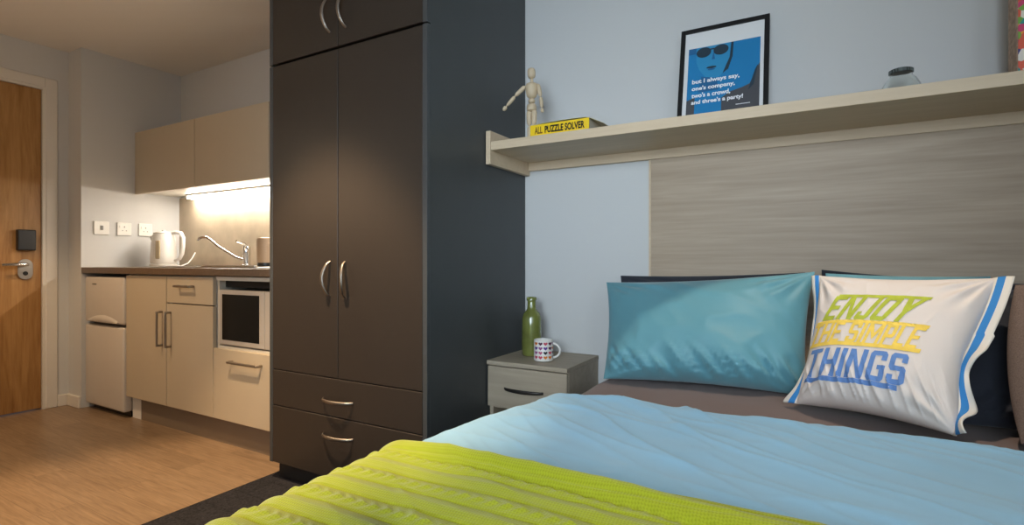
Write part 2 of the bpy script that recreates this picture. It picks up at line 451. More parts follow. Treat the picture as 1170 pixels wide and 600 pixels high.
# microwave
obj('niche_shade_strip', bx(-2.671, -2.079, -.545, -.54, .812, .846), M_black, k3)  # added dark strip: shade above the microwave put in as colour
mw = thing('microwave', 'silver microwave with black glass door in the cabinet niche', 'microwave', (-2.43, -.3, .515))
obj('body', bx(-2.665, -2.185, -.55, -.15, .518, .80, .006, seg=2), M_steel, mw)
dm = obj('door', bx(-2.665, -2.30, -.585, -.552, .520, .80, .004, seg=2), base_mat('mw_silver', srgb(196, 190, 182), .3, .3), mw)
obj('window', bx(-2.637, -2.336, -.5865, -.584, .545, .778, .001), M_blkgls, dm)
obj('control_panel', bx(-2.298, -2.185, -.583, -.552, .520, .80, .003), base_mat('mw_silver', srgb(196, 190, 182), .3, .3), mw)
for xx in (-2.655, -2.2):
    for yy in (-.5, -.2): obj('foot', lathe(BM(), [(.012, .5132), (.012, .519)], (xx, yy, 0), 12), M_blackpl, mw)

# sink & tap
sk = thing('sink', 'stainless steel sink and drainer set in the worktop', 'sink', (-3.0, -.3, .91))
bm = BM(); box(bm, -3.55, -2.45, -.52, -.08, .911, .916, .002)
for i in range(7): box(bm, -3.50, -3.10, -.46+i*.05, -.45+i*.05, .916, .918)
obj('drainer', bm, M_steel, sk)
bm = BM(); box(bm, -2.98, -2.5, -.50, -.49, .916, .925, .002); box(bm, -2.98, -2.5, -.11, -.10, .916, .922, .002); box(bm, -2.98, -2.97, -.49, -.11, .916, .922, .002)
obj('bowl_rim', bm, M_steel, sk)
tp = thing('kitchen_tap', 'chrome mixer tap with long angled spout at the sink', 'tap', (-3.16, -.10, .916))
bm = BM(); lathe(bm, [(.028, .9165), (.028, .925), (.022, .93), (.022, .985), (.024, .99), (.024, 1.035), (.02, 1.045)], (-3.165, -.10, 0), 24)
obj('tap_body', bm, M_chrome, tp, smooth=40)
bm = BM(); tube(bm, [(-3.18, -.105, .955), (-3.25, -.115, .972), (-3.33, -.13, 1.01), (-3.42, -.145, 1.055), (-3.46, -.155, 1.085), (-3.50, -.16, 1.105), (-3.54, -.17, 1.108), (-3.565, -.175, 1.100), (-3.57, -.177, 1.085)], [.010, .0095, .009, .009, .009, .009, .009, .009, .009], 12)
obj('spout', bm, M_chrome, tp, smooth=40)
bm = BM(); tube(bm, [(-3.165, -.10, 1.04), (-3.165, -.12, 1.062), (-3.165, -.17, 1.075)], [.012, .009, .007], 10)
obj('lever', bm, M_chrome, tp, smooth=40)
# canister at the right
cn = thing('canister', 'beige canister with black base half hidden behind the wardrobe edge', 'canister', (-2.90, -.2, .925))
bm = BM(); lathe(bm, [(.055, .94), (.056, .955), (.056, 1.07), (.052, 1.085), (.03, 1.09)], (-2.85, -.18, 0), 28); obj('body', bm, base_mat('canister_beige', srgb(176, 150, 122), .4), cn, smooth=40)
bm = BM(); lathe(bm, [(.05, .9165), (.052, .925), (.05, .939)], (-2.85, -.18, 0), 28); obj('base', bm, M_blackpl, cn, smooth=40)

# kettle
kx, ky = -3.915, -.22
kt = thing('kettle', 'white electric kettle on the worktop beside the wall sockets', 'kettle', (kx, ky, .91))
bm = BM(); lathe(bm, [(.080, .911), (.083, .915), (.083, .926), (.070, .93)], (kx, ky, 0), 36); obj('power_base', bm, M_whitepl, kt, smooth=40)
bm = BM(); lathe(bm, [(.074, .931), (.079, .94), (.078, .99), (.073, 1.07), (.066, 1.125), (.060, 1.135)], (kx, ky, 0), 40)
nb = len(bm.verts); box(bm, kx-.085, kx-.06, ky-.02, ky+.02, 1.09, 1.125, .008)
bmesh.ops.rotate(bm, verts=list(bm.verts)[nb:], cent=(kx, ky, 0), matrix=Matrix.Rotation(math.radians(29.8), 3, 'Z'))
obj('jug', bm, M_whitepl, kt, smooth=50)
bm = BM(); box(bm, kx-.014, kx+.014, ky-.0835, ky-.070, .965, 1.09, .004); bmesh.ops.rotate(bm, verts=bm.verts, cent=(kx, ky, 0), matrix=Matrix.Rotation(math.radians(38), 3, 'Z')); obj('water_gauge', bm, base_mat('gauge', srgb(176, 160, 130), .2), kt)
bm = BM(); lathe(bm, [(.062, 1.135), (.06, 1.146), (.045, 1.152), (.015, 1.154)], (kx, ky, 0), 32); lathe(bm, [(.012, 1.154), (.012, 1.165)], (kx, ky, 0), 14); obj('lid', bm, M_whitepl, kt, smooth=40)
bm = BM(); dxx, dyy = .868, .497
P = lambda r, z: (kx+dxx*r, ky+dyy*r, z)
tube(bm, [P(.05, 1.14), P(.085, 1.15), P(.12, 1.142), P(.135, 1.11), P(.135, 1.05), P(.128, 1.0), P(.11, .965), P(.075, .955)], [.011, .012, .013, .013, .012, .012, .011, .01], 12, flat=((-.497, .868, 0), 1.2))
obj('handle', bm, M_whitepl, kt, smooth=40)
bm = BM(); tube(bm, [(kx+.07, ky+.04, .916), (kx+.09, ky+.07, .916), (kx+.08, ky+.12, .935), (kx+.06, ky+.16, .97), (kx+.035, ky+.195, 1.01)], .004, 8); obj('cord', bm, M_whitepl, kt, smooth=40)

# wall cabinets
g = 'cream wall cabinets above the worktop'
for x0, x1, lb in ((-4.108, -3.383, 'cream wall cabinet in the corner above the kettle'), (-3.379, -2.652, 'cream wall cabinet above the tap'), (-2.648, -2.06, 'cream wall cabinet mostly hidden behind the wardrobe')):
    t = thing('wall_cabinet', lb, 'cabinet', ((x0+x1)/2, -.15, 1.42), g)
    obj('carcass', bx(x0, x1, -.288, -.014, 1.425, 1.84), M_creamside, t)
    obj('door', bx(x0+.001, x1-.001, -.31, -.29, 1.415, 1.843, .0015), M_cream, t)
ls = thing('strip_light', 'lit fluorescent strip light fixed under the wall cabinets', 'light', (-3.0, -.06, 1.40))
obj('housing', bx(-3.90, -2.12, -.085, -.03, 1.412, 1.4245, .002), M_whitepl, ls)
obj('diffuser', bx(-3.89, -2.13, -.078, -.037, 1.395, 1.4115, .003), emit_mat('strip_glow', (1, .94, .86, 1), 46), ls)

# ---------------------------------------------------------------- wardrobe
WL_, WR_, WF = -2.055, -1.187, -.73
wd = thing('wardrobe', 'tall charcoal double wardrobe with top box and two drawers', 'wardrobe', (-1.62, -.36, 0))
bm = BM(); T = .02
for x0, x1 in ((WL_, WL_+T), (WR_-T, WR_)):
    box(bm, x0, x1, WF+.02, -.002, .078, 2.30); box(bm, x0, x1, WF, WF+.02, .078, 1.787, .001); box(bm, x0, x1, WF, WF+.02, 1.792, 2.30, .001)
for z0, z1 in ((.078, 1.786), (1.793, 2.30)):
    box(bm, WL_+T, WR_-T, WF+.03, -.002, z1-T, z1); box(bm, WL_+T, WR_-T, WF+.03, -.002, z0, z0+T)
    box(bm, WL_+T, WR_-T, -.02, -.004, z0+T, z1-T)
obj('carcass', bm, base_mat('charcoal_cool_lit', srgb(66, 69, 70), .45, bump=.1, bscale=260, vary=.03, vscale=10), wd)  # charcoal made lighter and bluer: cool light on the side is in the colour
obj('plinth', bx(WL_+.012, WR_-.012, WF+.04, -.02, 0, .0785), base_mat('plinth_black', srgb(34, 31, 29), .6), wd)
obj('gap_shade_sheet', bx(WL_+T, WR_-T, WF+.022, WF+.03, .098, 1.766), M_black, wd)  # black sheets behind the doors put the shade of the door gaps into colour
obj('gap_shade_sheet', bx(WL_+T, WR_-T, WF+.022, WF+.03, 1.813, 2.28), M_black, wd)
def bow(parent, p0, p1, depth=.032, bulge=.0, side=0):
    """bowed strap handle between p0 and p1 on a face looking to -Y"""
    p0, p1 = Vector(p0), Vector(p1); bm = BM(); pts = []; rs = []
    d = (p1-p0); lat = Vector((side, 0, 0))
    for i in range(17):
        t = i/16; s = math.sin(PI*t)
        pts.append(p0+d*t+Vector((0, -depth*s**.55, 0))+lat*.012*(s-.0)); rs.append(.0075-.002*abs(2*t-1)**2)
    tube(bm, pts, rs, 12, flat=((0, 1, 0), .55))
    return obj('handle', bm, M_nickel, parent, smooth=50)
xs = -1.634
def wdoor(name, x0, x1, z0, z1):
    return obj(name, bx(x0, x1, WF, WF+.018, z0, z1, .0015), M_dark, wd)
dl = wdoor('door', WL_+T+.001, xs-.0015, .482, 1.784); dr_ = wdoor('door', xs+.0015, WR_-T-.001, .482, 1.784)
ul = wdoor('door', WL_+T+.001, xs-.0015, 1.795, 2.298); ur = wdoor('door', xs+.0015, WR_-T-.001, 1.795, 2.298)
# hide left carcass edge behind the door sweep as in a lay-on door: nudge carcass edge line
bow(dl, (xs-.045, WF, .805), (xs-.045, WF, .945), side=-1); bow(dr_, (xs+.038, WF, .803), (xs+.038, WF, .943), side=1)
bow(ul, (xs-.045, WF, 1.858), (xs-.045, WF, 1.998), side=-1); bow(ur, (xs+.045, WF, 1.858), (xs+.045, WF, 1.998), side=-1)
g1 = wdoor('drawer', WL_+T+.001, WR_-T-.001, .328, .478); g2 = wdoor('drawer', WL_+T+.001, WR_-T-.001, .080, .324)
bow(g1, (-1.718, WF, .393), (-1.552, WF, .393)); bow(g2, (-1.718, WF, .252), (-1.552, WF, .252))

# ---------------------------------------------------------------- nightstand
nx0, nx1, ny, nz = -1.183, -.823, -.34, .534
ns = thing('nightstand', 'small grey oak nightstand between wardrobe and bed', 'nightstand', (-1.0, -.17, 0))
obj('top', bx(nx0-.002, nx1+.002, ny-.004, -.003, nz-.018, nz, .0015), M_ns, ns)
bm = BM(); box(bm, nx0, nx0+.018, ny+.02, -.005, .02, nz-.0185); box(bm, nx1-.018, nx1, ny+.02, -.005, .02, nz-.0185); box(bm, nx0+.018, nx1-.018, -.02, -.005, .02, nz-.0185); box(bm, nx0+.018, nx1-.018, ny+.02, -.02, .06, .08)
box(bm, nx0+.018, nx1-.018, ny+.025, -.02, .335, .35)
obj('carcass', bm, M_ns, ns)
d = obj('drawer', bx(nx0+.001, nx1-.001, ny, ny+.018, .345, nz-.0225, .0015), M_ns, ns)
bow(d, (-1.10, ny, .425), (-.925, ny, .425), depth=.024); 
for c in d.children: c.data.materials[0] = M_nsdark

# ---------------------------------------------------------------- headboard panel and shelf
tag(obj('headboard_panel', bx(-.588, 1.0, -.016, -.001, .004, 1.372, .001), M_oakgrey), 'grey oak headboard panel fixed to the wall behind the pillows', 'headboard')
hbp = bpy.data.objects['headboard_panel']; obj('edging', bx(-.597, -.5885, -.018, -.001, .004, 1.365), M_shelf, hbp)
sh = thing('wall_shelf', 'long pale oak wall shelf above the headboard with upright end plate', 'shelf', (-.1, -.17, 1.40))
obj('board', bx(-1.160, 1.0, -.352, -.024, 1.403, 1.439, .001), M_shelf, sh)
obj('end_plate', bx(-1.183, -1.161, -.353, -.002, 1.346, 1.484, .001), M_shelf, sh)
obj('back_rail', bx(-1.160, 1.0, -.0235, -.002, 1.366, 1.445, .001), M_shelf, sh)
SZ = 1.4392

# mannequin
MW = base_mat('beech', srgb(206, 184, 152), .5, vary=.08, vscale=30, stretch=(1, 1, .2))
mc = Vector((-1.03, -.235, SZ))
mn = thing('wooden_mannequin', 'small jointed wooden artist mannequin standing at the end of the shelf', 'mannequin', mc)
def seg(name, a, b, r0, r1, parent, mid=None, n=9):
    a, b = Vector(a)+mc, Vector(b)+mc; pts = []; rs = []
    mid = mid or max(r0, r1)*1.12
    for i in range(n):
        t = i/(n-1); pts.append(a.lerp(b, t))
        base = r0*(1-t)+r1*t; rs.append((base+(mid-max(r0, r1))*math.sin(PI*t))*(math.sqrt(max(.05, 1-(2*t-1)**6))))
    return tube(BM(), pts, rs, 14)
hd = obj('head', seg('h', (0, 0, .27), (-.003, 0, .318), .013, .014, None, .018), MW, mn, smooth=50)
obj('neck', seg('n', (0, 0, .254), (0, 0, .272), .006, .006, None, .007), MW, hd, smooth=50)
obj('torso', seg('t', (.0, 0, .185), (0, 0, .257), .018, .026, None, .03), MW, mn, smooth=50)
obj('waist', seg('w', (0, 0, .168), (0, 0, .187), .012, .012, None, .015), MW, mn, smooth=50)
obj('pelvis', seg('p', (0, 0, .133), (0, 0, .168), .021, .017, None, .023), MW, mn, smooth=50)
for s in (-1, 1):
    up = obj('leg', seg('l', (s*.011, 0, .073), (s*.013, 0, .14), .009, .012, None, .0125), MW, mn, smooth=50)
    obj('shin', seg('l', (s*.011, 0, .010), (s*.011, 0, .074), .007, .009, None, .0105), MW, up, smooth=50)
    bm = BM(); lathe(bm, [(.003, 0), (.010, .0015), (.011, .006), (.007, .012), (.002, .015)], mc+Vector((s*.012, -.006, 0)), 14)
    for v in bm.verts: v.co.y = mc.y-.006+(v.co.y-mc.y+.006)*1.8
    obj('foot', bm, MW, up, smooth=50)
# arms: image-left arm stretched out, other hanging
A0, A1, A2, A3 = (-.028, 0, .246), (-.072, -.015, .205), (-.105, -.03, .163), (-.12, -.035, .146)
a = obj('arm', seg('a', A0, A1, .009, .008, None, .010), MW, mn, smooth=50)
obj('forearm', seg('a', A1, A2, .008, .006, None, .009), MW, a, smooth=50); obj('hand', seg('a', A2, A3, .007, .006, None, .009), MW, a, smooth=50)
A0, A1, A2, A3 = (.028, 0, .246), (.042, 0, .19), (.05, -.005, .14), (.053, -.006, .12)
a = obj('arm', seg('a', A0, A1, .009, .008, None, .010), MW, mn, smooth=50)
obj('forearm', seg('a', A1, A2, .008, .006, None, .009), MW, a, smooth=50); obj('hand', seg('a', A2, A3, .006, .005, None, .007), MW, a, smooth=50)

# book
bk = thing('puzzle_book', 'thick yellow puzzle book lying flat on the shelf, spine outward', 'book', (-.86, -.2, SZ))
by0 = -.335; bx0, bx1 = -.985, -.735
bm = BM(); box(bm, bx0, bx1, by0, by0+.003, SZ, SZ+.046, .001); box(bm, bx0, bx1, by0+.003, by0+.16, SZ, SZ+.0015); 
for (t_, x0, x1, mi) in (('ALL', bx0+.02, bx0+.055, 2), ('PUZZLE SOLVER', bx0+.065, bx1-.018, 1)):
    tb = fit2d(text2d(t_, .1, .004, .6), x0, x1, SZ+.009, SZ+.037)
    merge2d(bm, tb, lambda x, y: Vector((x, by0-.0006, y)), mi)
obj('cover', bm, [base_mat('book_yellow', srgb(240, 200, 28), .45), M_blackpl, base_mat('book_orange', srgb(120, 84, 10), .5)], bk)
bm = BM(); n = 12; vs = []
for i in range(n+1):
    t = i/n; x = bx0+(bx1-bx0+.055)*t; z = SZ+.046+.004*math.sin(t*PI)*1.2-max(0, t-.8)*.14
    vs.append([bm.verts.new((x, by0+.001, z)), bm.verts.new((x, by0+.17, z+.002)), bm.verts.new((x, by0+.17, z+.0035)), bm.verts.new((x, by0+.001, z+.0015))])
for p, q in zip(vs, vs[1:]):
    for k in range(4): bm.faces.new((p[k], p[(k+1) % 4], q[(k+1) % 4], q[k]))
bm.faces.new(vs[0]); bm.faces.new(vs[-1])
obj('front_cover', bm, base_mat('book_cover_top', srgb(214, 208, 176), .4), bk, smooth=50)
obj('pages', bx(bx0+.004, bx1-.004, by0+.004, by0+.155, SZ+.002, SZ+.045), base_mat('paper', srgb(222, 214, 196), .9), bk)

# framed poster, leaning
fx0, fx1, fh = -.458, -.143, .425
lean = math.asin(.095/fh); fy = -.145
fo = thing('framed_poster', 'black framed blue portrait poster with white quote leaning on the wall', 'picture', (0, 0, 0))
fo.location = ((fx0+fx1)/2, fy, SZ+.001)
W2 = (fx1-fx0)/2
def fpt(x, y, d=0): return Vector((fo.location.x+x, fo.location.y+d, fo.location.z+y))
bm = BM(); b_ = .017
for a in ((-W2, -W2+b_, 0, fh), (W2-b_, W2, 0, fh), (-W2+b_, W2-b_, 0, b_), (-W2+b_, W2-b_, fh-b_, fh)):
    box(bm, fo.location.x+a[0], fo.location.x+a[1], fy, fy+.016, fo.location.z+a[2], fo.location.z+a[3], .001)
obj('frame', bm, base_mat('frame_black', srgb(20, 20, 22), .35), fo)
PB = [base_mat('mat_white', srgb(225, 224, 222), .8), base_mat('poster_blue', srgb(14, 122, 178), .6), base_mat('poster_skin', srgb(40, 138, 186), .6), base_mat('poster_shade', srgb(30, 52, 66), .6), base_mat('poster_mid', srgb(24, 96, 146), .6), base_mat('poster_grey', srgb(72, 72, 76), .6), base_mat('poster_text', srgb(240, 240, 242), .6)]
bm = BM()
box(bm, fo.location.x-W2+b_-.002, fo.location.x+W2-b_+.002, fy+.006, fy+.012, fo.location.z+b_-.002, fo.location.z+fh-b_+.002)
px0, px1, py0, py1 = -.126, .128, .050, .340
LAY = [0]
def pp(pts, mi):
    LAY[0] += 1; dd = .0058-LAY[0]*.00012
    src = poly2d(pts); merge2d(bm, src, lambda x, y: fpt(x, y, dd), mi)
def ell(cx, cy, rx, ry, mi, n=28, a0=0, a1=2*PI, rot=0):
    pp([(cx+rx*math.cos(a0+(a1-a0)*i/n)*math.cos(rot)-ry*math.sin(a0+(a1-a0)*i/n)*math.sin(rot), cy+rx*math.cos(a0+(a1-a0)*i/n)*math.sin(rot)+ry*math.sin(a0+(a1-a0)*i/n)*math.cos(rot)) for i in range(n)], mi)
pp([(px0, py0), (px1, py0), (px1, py1), (px0, py1)], 1)
SH = .03
_pp = pp
def pp(pts, mi): _pp([(x, y+SH) for x, y in pts], mi)
def ell(cx, cy, rx, ry, mi, n=28):
    pp([(cx+rx*math.cos(2*PI*i/n), cy+ry*math.sin(2*PI*i/n)) for i in range(n)], mi)
py0, py1 = .020, .310
# generic face: cropped at the top edge, sunglasses, lips, neck, dark shoulders
pp([(-.098, py1), (-.096, .25), (-.085, .215), (-.06, .18), (-.035, .165), (-.01, .175), (.01, .2), (.022, .24), (.026, py1)], 2)
pp([(.0, .185), (.024, .25), (.028, py1), (.036, py1), (.034, .25), (.02, .20)], 3)
pp([(-.075, .185), (-.02, .17), (-.012, .12), (-.085, .12)], 4)
pp([(px0, .285), (px0, py1), (-.098, py1), (-.098, .285)], 4)
for cx in (-.070, -.008):
    ell(cx, .286, .027, .0215, 3)
pp([(-.048, .292), (-.03, .292), (-.03, .298), (-.048, .298)], 3)
pp([(-.040, .25), (-.034, .285), (-.028, .25)], 4)
ell(-.040, .218, .018, .005, 3); ell(-.040, .209, .013, .004, 4)
pp([(px0, .02), (px0, .09), (-.096, .10), (-.096, .02)], 5)
pp([(.0, py0), (.0, .085), (.03, .105), (.07, .115), (.095, .125), (.115, .18), (px1, .205), (px1, py0)], 5)
pp([(.09, .10), (.112, .18), (.122, .20), (.108, .12)], 3)
for i, (s_, x1) in enumerate((('but I always say,', .060), ("one's company,", .045), ("two's a crowd,", .030), ("and three's a party!", .074))):
    z1 = .205-i*.0285
    tb = fit2d(text2d(s_, .1, .0034, 1), -.108, x1, z1-.023, z1)
    merge2d(bm, tb, lambda x, y: fpt(x, y, .0040), 6)
pp([(.05, .048), (.098, .048), (.098, .0505), (.05, .0505)], 6)
pr = obj('print', bm, PB, fo)
fo.rotation_euler = (-lean, 0, 0)

# glass jar
gj = thing('glass_jar', 'small round glass jar with a grey metal lid on the shelf', 'jar', (.235, -.15, SZ))
jc = (.235, -.15, SZ)
bm = BM(); lathe(bm, [(.001, .001), (.045, .001), (.052, .008), (.053, .035), (.050, .055), (.040, .075), (.030, .084), (.029, .093), (.0265, .093), (.0275, .084), (.037, .073), (.047, .053), (.050, .035), (.049, .010), (.044, .005), (.001, .005)], jc, 40)
obj('glass_body', bm, glass_mat('clear_glass', (.95, .98, .97, 1)), gj, smooth=50)
bm = BM(); lathe(bm, [(.030, .0935), (.031, .096), (.031, .105), (.028, .107), (.001, .107)], jc, 32)
for k in range(24):
    a = 2*PI*k/24; box(bm, jc[0]+.031*math.cos(a)-.0015, jc[0]+.031*math.cos(a)+.0015, jc[1]+.031*math.sin(a)-.0015, jc[1]+.031*math.sin(a)+.0015, SZ+.0945, SZ+.105)
obj('lid', bm, base_mat('lid_dark', srgb(70, 74, 70), .35, .8), gj)

# patterned box
pb = thing('patterned_box', 'tall storage box with multicoloured print at the shelf end', 'box', (.62, -.17, SZ))
obj('body', bx(.494, .78, -.20, -.12, SZ+.001, SZ+.34, .003), [base_mat('box_side', srgb(176, 150, 128), .7, vary=.3, vscale=70)], pb)
obj('printed_front', bx(.496, .778, -.203, -.2005, SZ+.003, SZ+.338), M_pat, pb)

# bottle
bo = (-1.075, -.15, nz)
bt = thing('glass_bottle', 'olive green glass bottle standing at the back of the nightstand', 'bottle', bo)
bm = BM(); lathe(bm, [(.001, .0008), (.038, .0008), (.043, .006), (.044, .05), (.043, .12), (.042, .165), (.036, .185), (.024, .196), (.019, .205), (.018, .238), (.022, .241), (.022, .252), (.0185, .256), (.014, .256), (.0145, .205), (.030, .185), (.037, .165), (.039, .05), (.036, .008), (.001, .007)], bo, 40)
for f in bm.faces: pass
bot_m = base_mat('bottle_green', srgb(138, 144, 72), .2, spec=.6, vary=.25, vscale=14)
bot_m.node_tree.nodes['Principled BSDF'].inputs['Transmission Weight'].default_value = .35
bot_m.node_tree.nodes['Principled BSDF'].inputs['Coat Weight'].default_value = .5
obj('glass_body', bm, bot_m, bt, smooth=50)

# mug with hearts
mu = (-.975, -.235, nz)
mg = thing('coffee_mug', 'white mug covered in small coloured hearts on the nightstand', 'mug', mu)
bm = BM(); R = .040
lathe(bm, [(.001, .0008), (.036, .0008), (.040, .004), (.040, .086), (.0385, .0875), (.037, .086), (.037, .008), (.001, .007)], mu, 40)
def heart():
    pts = []
    for i in range(28):
        t = 2*PI*i/28; pts.append((.0088*(math.sin(t)**3), .0080*(13*math.cos(t)-5*math.cos(2*t)-2*math.cos(3*t)-math.cos(4*t))/16))
    return pts
hcol = [srgb(220, 120, 40), srgb(90, 30, 60), srgb(90, 50, 130), srgb(150, 80, 130), srgb(190, 90, 120), srgb(200, 70, 90), srgb(24, 22, 30), srgb(40, 110, 90)]
hm = [base_mat('heart_%s' % n_, c, .4) for n_, c in zip('orange plum violet mauve pink red black green'.split(), hcol)]
cols_order = {0: [0, 2, 3, 5], 1: [1, 3, 4, 5], 2: [7, 6, 7, 2], 3: [4, 1, 0, 2]}
for col in range(10):
    ang0 = math.radians(-112+col*30)
    for row in range(4):
        hz = .074-row*.0185
        mi = 1+cols_order[col % 4][row] if col in (0, 1) else 1+random.randrange(8)
        if col == 1: mi = 1+cols_order[1][row]
        if col == 9 and row == 2: mi = 7
        src = poly2d(heart())
        merge2d(bm, src, lambda x, y: Vector((mu[0]+(R+.0004)*math.cos(ang0+x/R), mu[1]+(R+.0004)*math.sin(ang0+x/R), mu[2]+hz+y)), mi)
obj('cup', bm, [M_whitepl]+hm, mg, smooth=50)
bm = BM(); pts = []
for i in range(13):
    a = -PI/2+PI*i/12; pts.append((mu[0]+(.037+.032*math.cos(a))*.97, mu[1]+(.037+.032*math.cos(a))*.25, mu[2]+.044+.029*math.sin(a)))
tube(bm, pts, .0048, 10); obj('handle', bm, M_whitepl, mg, smooth=50)

# ---------------------------------------------------------------- bed
def smooth(a, b, x):
    t = max(0, min(1, (x-a)/(b-a))); return t*t*(3-2*t)
bd = thing('bed', 'low double bed with its head against the wall', 'bed', (-.02, -1.0, 0))
obj('bed_base', bx(-.64, .62, -1.92, -.03, .06, .24, .01), base_mat('divan_grey', srgb(70, 64, 60), .9), bd)
obj('mattress', bx(-.655, .64, -1.94, -.025, .241, .485, .03, seg=4), base_mat('mattress_white', srgb(215, 212, 205), .9), bd, smooth=50)
for sx_ in (-.58, .56):
    for sy_ in (-1.8, -.15):
        bm = BM(); lathe(bm, [(.025, .0035), (.03, .06)], (sx_, sy_, 0), 16); obj('leg', bm, M_blackpl, bd)

def shell(name, mats, xl, xr, zt, R, drop, y0, y1, foot, ns_, ny_, disp, lipfn=None, uvs=False, thick=None):
    """cloth laid over the bed: s runs across (left drape, top, right drape), y along the bed"""
    bm = BM(); uvl = bm.loops.layers.uv.new('UVMap') if uvs else None
    grid = []; SS = []
    for j in range(ny_+1):
        y = y1+(y0-y1)*j/ny_
        XL = xl(y); XR = xr; top = XR-XL-2*R; arc = PI*R/2
        tot = 2*(drop+arc)+top; row = []
        for i in range(ns_+1):
            s = tot*i/ns_
            def place(s):
                if s < drop: return (XL-.02*(1-s/drop), -R-(drop-s), -1, 0)
                if s < drop+arc:
                    a = (s-drop)/R; return (XL+R-R*math.cos(a), -R+R*math.sin(a), -math.cos(a), math.sin(a))
                if s <= drop+arc+top: return (XL+R+(s-drop-arc), 0, 0, 1)
                q = place(tot-s); return (XR-(q[0]-XL), q[1], -q[2], q[3])
            x, dz, nx_, nz_ = place(s)
            c = (x-(XL+XR)/2)/((XR-XL)/2)
            dome = .012*(1-min(1, abs(c))**2)
            Z = zt+dz+dome*nz_
            Y = y
            if foot is not None and y < foot:          # falls over the foot end
                t = foot-y; r = .08; L_ = PI*r/2
                if t < L_: Y = foot-r*math.sin(t/r); Z -= r*(1-math.cos(t/r))
                else: Y = foot-r; Z -= r+(t-L_)
            d = disp(x, y, s, nz_)
            p = Vector((x+nx_*d, Y, Z+nz_*d))
            if lipfn: p = lipfn(p, x, y, nz_)
            if p.z < .02: p.z = .02
            row.append((bm.verts.new(p), s, y))
        grid.append(row)
    for j in range(ny_):
        for i in range(ns_):
            q = (grid[j][i], grid[j][i+1], grid[j+1][i+1], grid[j+1][i])
            f = bm.faces.new([k[0] for k in q]); f.smooth = True
            if uvs:
                for lp, k in zip(f.loops, q): lp[uvl].uv = (k[1], k[2])
    o = obj(name, bm, mats, smooth=True)
    if thick:
        md = o.modifiers.new('thickness', 'SOLIDIFY'); md.thickness = thick; md.offset = -1
    return o

def nz3(x, y, z=0): return noise.noise(Vector((x, y, z)))
sheet = shell('fitted_sheet', M_fabS, lambda y: -.70, .66, .508, .05, .16, -1.90, -.03, None, 60, 120,
              lambda x, y, s, n: .004*nz3(x*6, y*6)+.003*nz3(x*15+3, y*9))
tag(sheet, 'taupe brown fitted sheet showing between duvet and pillows', 'sheet')

def duv_xl(y): return -.735-.075*smooth(-.72, -1.25, y)
def ridge(v): return (1-abs(v))**4
def duv_disp(x, y, s, n):
    d = .007*nz3(x*2.0, y*2.0, 1)
    edge = smooth(-.72, -.55, x)
    u = x*.62+y*.9; w = x*.9-y*.62
    a = smooth(.25, -.35, x)
    d += .010*a*(.35+.65*edge)*(ridge(nz3(u*7+.5*nz3(x*3, y*3), w*1.1, 4)*2.0)-.3)
    b = 1-a*.7
    d += .007*b*(ridge(nz3((y*1+x*.22)*6.5+.5*nz3(x*2, y*2, 9), x*1.0, 8)*2.0)-.3)
    d += .005*(ridge(nz3((y*.9+x*.5)*13+nz3(x*3, y*3, 19), w*2.0, 12)*1.7)-.3)*(.3+.7*edge)
    d += .0015*nz3(x*18, y*18, 2)+.003*nz3(x*6, y*10, 5)
    if n < .3: d += .006*nz3(0, y*4, s*3)
    return d*(.45+.55*smooth(-.80, -.60, x))
def duv_lip(p, x, y, n):
    yl = -.70-.012*nz3(x*4, 0, 7)
    t = smooth(-.775, -.70, y)
    p.z -= .040*t*t*n
    if n < .5: p.x += .05*t
    return p
def duv_lip2(p, x, y, n):
    p = duv_lip(p, x, y, n)
    p.y += .012*nz3(x*3.5, 2, 7)*smooth(-1.0, -.75, y)
    return p
duvet = shell('duvet', M_duvet, duv_xl, .70, .548, .085, .20, -2.22, -.705, -1.93, 260, 260, duv_disp, duv_lip2)
tag(duvet, 'pale blue duvet spread over the bed below the pillows', 'duvet')

PER = .047
def throw_disp(x, y, s, n):
    d = .015 + duv_disp(x, y, s, n)*.35
    yy = y + .004*nz3(x*2.5, y*2.5, 3) + .02*x
    q_ = (yy+1.36)/PER
    ph = q_ % 1.0; k = int(math.floor(q_))
    rib = math.exp(-((ph-.5)/.24)**2)
    groove = math.exp(-(ph/.055)**2)+math.exp(-((ph-1)/.055)**2)
    d += .0042*rib-.0060*groove*(.55+.45*nz3(x*3, k*1.7, 2))
    if k % 2 == 0:      # cabled rib
        d += .0018*rib*math.sin(2*PI*s/.026+(6 if ph > .5 else -6)*(ph-.5)*2)*smooth(-1.35, -1.40, y)
    fy_ = -1.425-.06*(x+.1)+.015*nz3(x*2, 0, 5)
    f = (y-fy_)
    m = smooth(-.85, -.6, x)*smooth(.30, .05, x)
    d += m*(.016*math.exp(-((f-.022)/.020)**2)-.010*math.exp(-((f+.010)/.009)**2))
    l = smooth(-.2, -.75, x)
    d += l*.003*nz3(x*2, y*9, 33)*smooth(-1.33, -1.42, y)
    return d
def throw_lip(p, x, y, n):
    t = smooth(-1.355, -1.335, y); p.z -= .010*t*n
    return p
throw = shell('knitted_throw', M_throw, duv_xl, .70, .548, .085, .17, -2.15, -1.335, -1.93, 520, 330, throw_disp, throw_lip, uvs=True)
tag(throw, 'lime green cable knit throw laid across the foot of the bed', 'throw')

